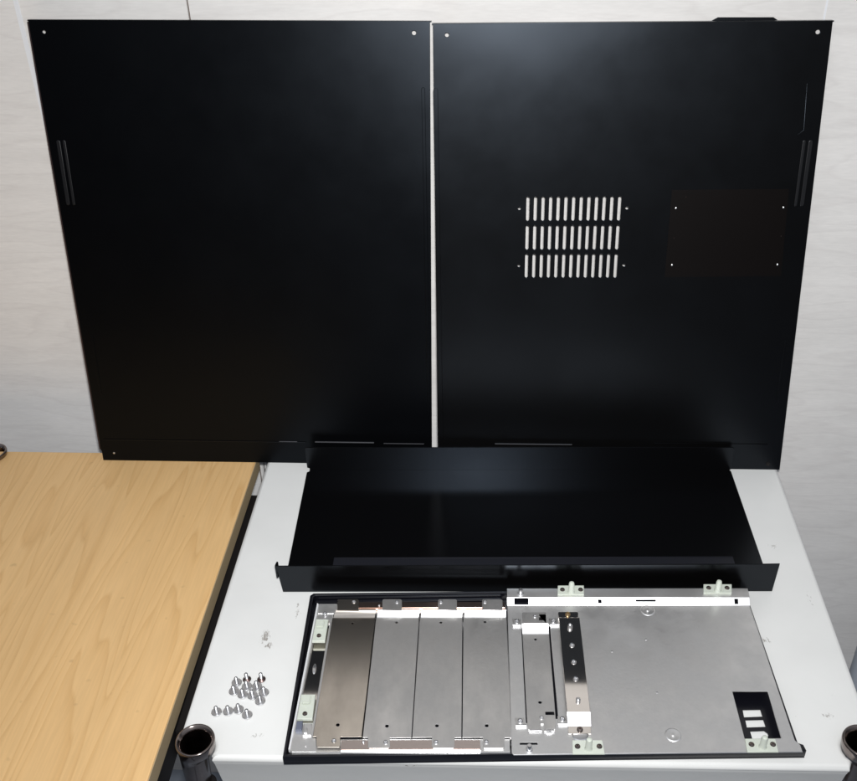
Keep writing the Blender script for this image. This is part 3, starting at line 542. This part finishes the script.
zb = 0.0132; hi = 0.0050
SR, SF, RR = D['bay_seams_rear'], D['bay_seams_front'], D['bay_ramp_rear']
bl = [(0.0281, 0.0234)]
for k in range(4):
    g = 0.00045
    a0, a1 = SF[k], SF[k + 1]; b0, b1 = SR[k], SR[k + 1]; c0, c1 = RR[k], RR[k + 1]
    mm = M_bay1 if k == 0 else M_bay
    bm = BM()
    t = D['tabs_front'][k]
    outl = [(a0[0] + g, a0[1] - .0008), (t[0][0], a0[1] - .0008), (t[3][0], t[3][1] + .001), (t[3][0] + .001, t[3][1]), (t[2][0] - .001, t[2][1]), (t[2][0], t[2][1] + .001), (t[1][0], a1[1] - .0008), (a1[0] - g, a1[1] - .0008), (b1[0] - g, b1[1]), (b0[0] + g, b0[1])]
    hr = circ(*D['hole_rear'][k], 0.0013, 10); hf = circ(*D['hole_front'][k], 0.0015, 10)
    plate(bm, outl, [hr, hf], zb - 0.0012, zb, 0.00025)
    def rp_(f, zf, p, c_, s_): return (p[0] + (c_[0] - p[0]) * f + s_ * (g + .0006), p[1] + (c_[1] - p[1]) * f - (.0002 if f == 0 else 0), zb + hi * zf)
    steps = [(0, 0), (.16, .06), (.50, .46), (.62, .50), (1, 1.0)]
    strip(bm, [rp_(f, zf, b0, c0, 1) for f, zf in steps], [rp_(f, zf, b1, c1, -1) for f, zf in steps], 0.001)
    r_ = D['bay_tabs_rear'][k]
    plate(bm, [(r_[0][0], c0[1] - .0004), (r_[1][0], c1[1] - .0004), (r_[2][0], r_[2][1] - .0012), (r_[2][0] - .0012, r_[2][1]), (r_[3][0] + .0012, r_[3][1]), (r_[3][0], r_[3][1] - .0012)], (), zb + hi - 0.0010, zb + hi, 0.0002)
    # side walls of the blank going down
    strip(bm, [(a0[0] + g, a0[1], zb - .0012), (b0[0] + g, b0[1], zb - .0012)], [(a0[0] + g + .0008, a0[1], zb - .0012), (b0[0] + g + .0008, b0[1], zb - .0012)], 0.006)
    strip(bm, [(a1[0] - g - .0008, a1[1], zb - .0012), (b1[0] - g - .0008, b1[1], zb - .0012)], [(a1[0] - g, a1[1], zb - .0012), (b1[0] - g, b1[1], zb - .0012)], 0.006)
    if k == 0:
        for v in bm.verts: v.co.z += (0.150 - v.co.y) * 0.011 if v.co.y < 0.1515 else 0
    BC = obj("bay_cover", bm, mm, BZ)
    if k == 0: BC['label'] = "shinier tan-toned bay cover at the left end"
    x, y = D['bay_tab_screw'][k]; screwhead(BC, x, y, zb + hi, 0.0020)
    x, y = D['screw_front'][k]; screwhead(BC, x, y, zb + (0.0015 if k == 0 else 0), 0.0020)
x, y = D['bay_rivet'][0]; screwhead(CG, x, y, 0.0150, 0.0012, name="rivet")
x, y = D['rivet_front'][0]; screwhead(CG, x, y, 0.0127, 0.0013, name="rivet")
# left hand cage furniture
for (poly, sc, ys) in ((D['cl1'], D['cls'][0], 0.1402), (D['cl2'], D['cls'][1], 0.0530)):
    bm = BM(); plate(bm, inset(poly, 0.0003), (), 0.0118, 0.0150, 0.0005, res=2); K = obj("nylon_latch", bm, M_clip, BZ)
    cx = sum(p[0] for p in poly) / 4
    bm = BM(); box(bm, cx - 0.0040, cx + 0.0030, ys - 0.0042, ys + 0.0045, 0.0150, 0.0182, 0.0008); obj("latch_button", bm, M_clip, K)
    screwhead(K, sc[0], sc[1], 0.0150, 0.0022, m=M_chrome)
bm = BM(); plate(bm, D['c1'], (), 0.0117, 0.0124, 0.0002); K = obj("corner_plate", bm, M_zinc, BZ); screwhead(K, *D['c1r'][0], 0.0124, 0.0022, 0.0016, name="rivet")
bm = BM(); plate(bm, D['c2'], [circ(*D['c2h'][0], 0.0008, 8)], 0.0117, 0.0124, 0.0002); obj("corner_plate", bm, M_zinc, BZ)
bm = BM(); plate(bm, D['c3'], (), 0.0100, 0.0152, 0.0006); obj("spacer_block", bm, mat("slate_plastic", (0.10, 0.11, 0.15), 0.5), BZ)
bm = BM(); plate(bm, D['c4'], (), 0.0110, 0.0135, 0.0004); plate(bm, rect(0.0160, 0.0195, 0.0186, 0.0245), (), 0.0135, 0.0160, 0.0006); obj("bracket", bm, M_zinc, BZ)

# chassis plate
zp = 0.0138; rise = 0.0052
bm = BM()
P0 = [(0.1895, -0.0012), (0.1910, -0.0032), (0.4262, -0.0036), (0.4262, 0.0030), (0.4232, 0.0077), (0.4252, 0.1586), (0.1955, 0.1633)]
win = D['win']
plate(bm, P0, [win, D['sb_open'], D['slotline']], zp - 0.0012, zp, 0.0005)
# ramp and rear flange (bent up)
L0, L1 = (0.1955, 0.1631), (0.4252, 0.1584)
dx = Vector((L1[0] - L0[0], L1[1] - L0[1], 0)); ex = dx.normalized(); ey = Vector((-ex.y, ex.x, 0)); sl = math.radians(43)
er = ey * math.cos(sl) + Vector((0, 0, math.sin(sl))); en = ex.cross(er)
Tm = frame((L0[0], L0[1], zp), ex, er, en); rl = rise / math.sin(sl); ln = dx.length
def rloc(u): return u - L0[0]
rh = [rect(rloc(0.2020), 0.0006, rloc(0.2160), rl - 0.0004), rect(rloc(0.2820), 0.0020, rloc(0.2856), rl - 0.0018), rect(rloc(0.4110), 0.0014, rloc(0.4145), rl - 0.0014), rect(rloc(0.3178), rl - 0.0040, rloc(0.3370), rl - 0.0020)]
plate(bm, [(0, 0), (ln, 0), (ln, rl), (0, rl)], rh, -0.0010, 0.0, 0.0, T=Tm)
top = Vector((L0[0], L0[1], zp)) + er * rl
Tf = frame(top, ex, ey, (0, 0, 1))
plate(bm, [(0, 0), (ln + .0005, 0), (ln + .0012, 0.0120), (0.0003, 0.0120)], (), -0.0010, 0.0, 0.0002, T=Tf)
CP = obj("chassis_plate", bm, M_zinc, BZ)
bm = BM(); plate(bm, rect(0.200, 0.152, 0.218, 0.175), (), 0.0032, 0.0045); obj("hole_backing", bm, M_shell, BZ)
# studs
for (x, y, z) in ((0.2088, 0.1735, zp + rise), (0.2041, 0.0015, zp)):
    bm = BM(); lathe(bm, [(0.0030, 0), (0.0030, 0.0006), (0.0021, 0.0008), (0.0021, 0.0052), (0.0016, 0.0060)], (x, y, z), 18); obj("stud", bm, M_screw, CP)
# pressed dimples
for (x, y) in D['dimple']:
    bm = BM(); lathe(bm, [(0.0068, 0.00002), (0.0062, 0.00045), (0.0054, 0.00045), (0.0040, 0.0001), (0.0016, 0.0001), (0.0013, 0.0009), (0.0006, 0.0010)], (x, y, zp), 28); obj("dimple", bm, M_zinc, CP, ang=60)
for (x, y) in D['dots']: rivet(CP, x, y, 0.0011, M_screw, 0.0002, zp, "spot_weld")

def pegclip(poly, peg, scr, z, par):
    bm = BM(); plate(bm, inset(poly, 0.0002), (), z, z + 0.0018, 0.0005, res=2)
    K = obj("peg_clip", bm, M_clip, par)
    bm = BM(); lathe(bm, [(0.0034, 0), (0.0030, 0.0008), (0.0027, 0.0015), (0.0027, 0.0105), (0.0022, 0.0122), (0.0009, 0.0130)], (peg[0], peg[1], z + 0.0018), 20); obj("peg", bm, M_clip, K)
    for s_ in scr: screwhead(K, s_[0], s_[1], z + 0.0018, 0.0024, m=M_chrome)
for i, (poly, peg, scr) in enumerate(D['pegclip']):
    pegclip(poly, peg[0], scr, (zp + rise) if i < 2 else zp, BZ)

# small drive bay blank
zs = zp + 0.0012
bm = BM()
sb = D['sb_body']; (ra, rb) = D['sb_ramp']
lo = D['sb_low']; slit = D['sb_slit']
plate(bm, [sb[0], (0.2050, 0.0205), (0.2155, 0.0205), (0.2155, 0.0262), (0.2180, 0.0262), (0.2182, 0.0205), (0.2270, 0.0205), sb[1], sb[2], sb[3]], [circ(*D['sb_holes'][0], 0.0013, 10), circ(*D['sb_holes'][1], 0.0015, 10), slit], zs - 0.0010, zs, 0.0002)
st_ = [(0, 0), (.10, .03), (.50, .46), (.58, .50), (1, 1.0)]
strip(bm, [(sb[3][0] + (ra[0] - sb[3][0]) * f, sb[3][1] - .0002 + (ra[1] - .0003 - sb[3][1]) * f, zs + 0.0062 * zf) for f, zf in st_], [(sb[2][0] + (rb[0] - sb[2][0]) * f, sb[2][1] - .0002 + (rb[1] - .0003 - sb[2][1]) * f, zs + 0.0062 * zf) for f, zf in st_], 0.001)
sq = D['sb_sq']; tb = D['sb_tab']
plate(bm, [(ra[0], ra[1] - .0007), (tb[1][0], tb[1][1] - .0007), tb[2], (tb[3][0] + .001, tb[3][1]), (tb[3][0], tb[3][1] - .001)], [sq], zs + 0.0052, zs + 0.0062, 0.0002)
SB = obj("small_bay_cover", bm, M_bay, BZ)
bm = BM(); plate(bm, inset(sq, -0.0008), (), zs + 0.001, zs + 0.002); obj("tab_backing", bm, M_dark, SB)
screwhead(SB, *D['sb_scr'][0], zs + 0.0062, 0.0019); screwhead(SB, *D['sb_scr'][1], zs, 0.0019)
bm = BM(); plate(bm, [(0.2055, 0.0190), (0.2158, 0.0190), (0.2158, 0.0203), (0.2055, 0.0203)], (), zs - 0.0008, zs + 0.0004, 0.0002)
plate(bm, [(0.2180, 0.0186), (0.2262, 0.0186), (0.2262, 0.0199), (0.2180, 0.0199)], (), zs - 0.0008, zs + 0.0004, 0.0002)
plate(bm, [(0.2195, 0.0168), (0.2240, 0.0168), (0.2240, 0.0176), (0.2195, 0.0176)], (), zs - 0.0008, zs + 0.0002, 0.0002)
obj("spring_lips", bm, M_screw, SB)
for (x, y) in D['sb_cs']:
    bm = BM(); plate(bm, rect(x - 0.0038, y - 0.0035, x + 0.0036, y + 0.0038), (), zp, zp + 0.0011, 0.0003)
    K = obj("mount_tab", bm, M_bay, BZ); screwhead(K, x + .0003, y + .0002, zp + 0.0011, 0.0024, 0.0016)
    bm = BM(); plate(bm, rect(x - 0.0036, y - 0.0048, x + 0.0050, y - 0.0038), (), zp, zp + 0.0022, 0.0004); obj("tab_lip", bm, M_screw, K)

# polished bridge bracket
bm = BM(); zt = zp + 0.0058
mbd = D['mb_body']
plate(bm, mbd, (), zt - 0.0010, zt, 0.0002)
for v in bm.verts: v.co.z += (0.13 - v.co.y) * 0.013
bs = BM(); zt2 = zt + 0.0013
strip(bs, [(mbd[0][0], mbd[0][1] + .0001, zt2), (D['mb_step'][0][0], D['mb_step'][0][1], zp + 0.0012)], [(mbd[1][0], mbd[1][1] + .0001, zt2), (D['mb_step'][1][0], D['mb_step'][1][1], zp + 0.0012)], 0.001)
plate(bm, [D['mb_tab'][0], D['mb_tab'][1], D['mb_step'][1], D['mb_step'][0]], (), zp + 0.0002, zp + 0.0012, 0.0002)
plate(bm, [D['mb_toptab'][0], D['mb_toptab'][1], (0.2617, 0.1518), (0.2609, 0.1526), (0.2438, 0.1530), (0.2430, 0.1522)], (), zp + 0.0002, zp + 0.0012, 0.0002)
strip(bm, [(mbd[3][0], mbd[3][1] - .0001, zt), (0.2425, 0.1462, zp + 0.0012)], [(mbd[2][0], mbd[2][1] - .0001, zt), (0.2612, 0.1458, zp + 0.0012)], 0.001)
MBk = obj("bridge_bracket", bm, M_mirror, BZ); obj("front_step", bs, M_screw, MBk)
sc = D['mb_scr']
screwhead(MBk, *sc[0], zp + 0.0012, 0.0026, 0.0016, m=M_brass)
bm = BM(); lathe(bm, [(0.0024, 0), (0.0022, 0.0030), (0.0013, 0.0045), (0.0006, 0.0050)], (*sc[1], zt), 18); obj("peg", bm, M_screw, MBk)
for k in (2, 3, 4): screwhead(MBk, *sc[k], zt + (0.13 - sc[k][1]) * 0.013, 0.0024, 0.0014)
bm = BM(); lathe(bm, [(0.0020, 0), (0.0020, 0.0022), (0.0012, 0.0030)], (*sc[5], zt + 0.0011), 18); obj("peg", bm, M_screw, MBk)
screwhead(MBk, *sc[6], zp + 0.0012, 0.0026, 0.0018, m=M_chrome)
bm = BM(); lathe(bm, [(0.0080, 0.0), (0.0078, 0.0006), (0.0050, 0.0013), (0.001, 0.0015)], (*D['mb_bulge'][0], zp - 0.0008), 28); obj("embossed_boss", bm, M_screw, CP, ang=60)

# ---------------------------------------------------------------- loose screws standing on their heads
def screw(label, x, y, dark=False):
    r = 0.0047 if not dark else 0.0039
    ro = empty("loose_screw", Matrix.Translation((x, y, 0)), label=label, cat="screw", group="loose case screws on the white rack")
    m = M_rust if dark else M_screw
    bm = BM()
    if dark: lathe(bm, [(r * .9, 0), (r, 0.0006), (r, 0.0010), (0.0019, 0.0028)], (0, 0, 0), 22)
    else: lathe(bm, [(r * .70, 0), (r * .93, 0.0007), (r, 0.0015), (r, 0.0021), (r * .93, 0.0025), (0.0030, 0.0025)], (0, 0, 0), 24)
    obj("head", bm, m, ro)
    bm = BM(); pr = []; z = 0.0024
    n = 7
    for i in range(n):
        pr += [(0.00125, z), (0.00165, z + 0.00045)]; z += 0.0009
    pr += [(0.0012, z), (0.0007, z + 0.0004)]
    lathe(bm, pr, (0, 0, 0), 14); obj("threaded_shank", bm, M_screw, ro, ang=60)
    ro.rotation_euler = (random.uniform(-.02, .02), random.uniform(-.02, .02), random.uniform(0, 6))
lab = ["upper left silver screw of the bunch, below and left of the two dark screws",
       "silver screw of the bunch directly below the left dark screw",
       "silver screw of the bunch just below and left of the right dark screw",
       "leftmost silver screw of the bunch in front of the two dark screws",
       "silver screw in the front row of the bunch, second from its left side",
       "silver screw in the front row of the bunch, touching the lowest one",
       "rightmost silver screw of the bunch nearest the bezel",
       "lowest silver screw at the front right corner of the bunch",
       "leftmost of the four silver screws in the row behind the left post",
       "second silver screw from the left in the row of four",
       "third silver screw from the left in the row of four",
       "rightmost silver screw of the row of four, standing slightly forward",
       "left one of the two small dark brown screws",
       "right one of the two small dark brown screws"]
for i, (x, y) in enumerate(D['screws']): screw(lab[i], x, y, i >= 12)
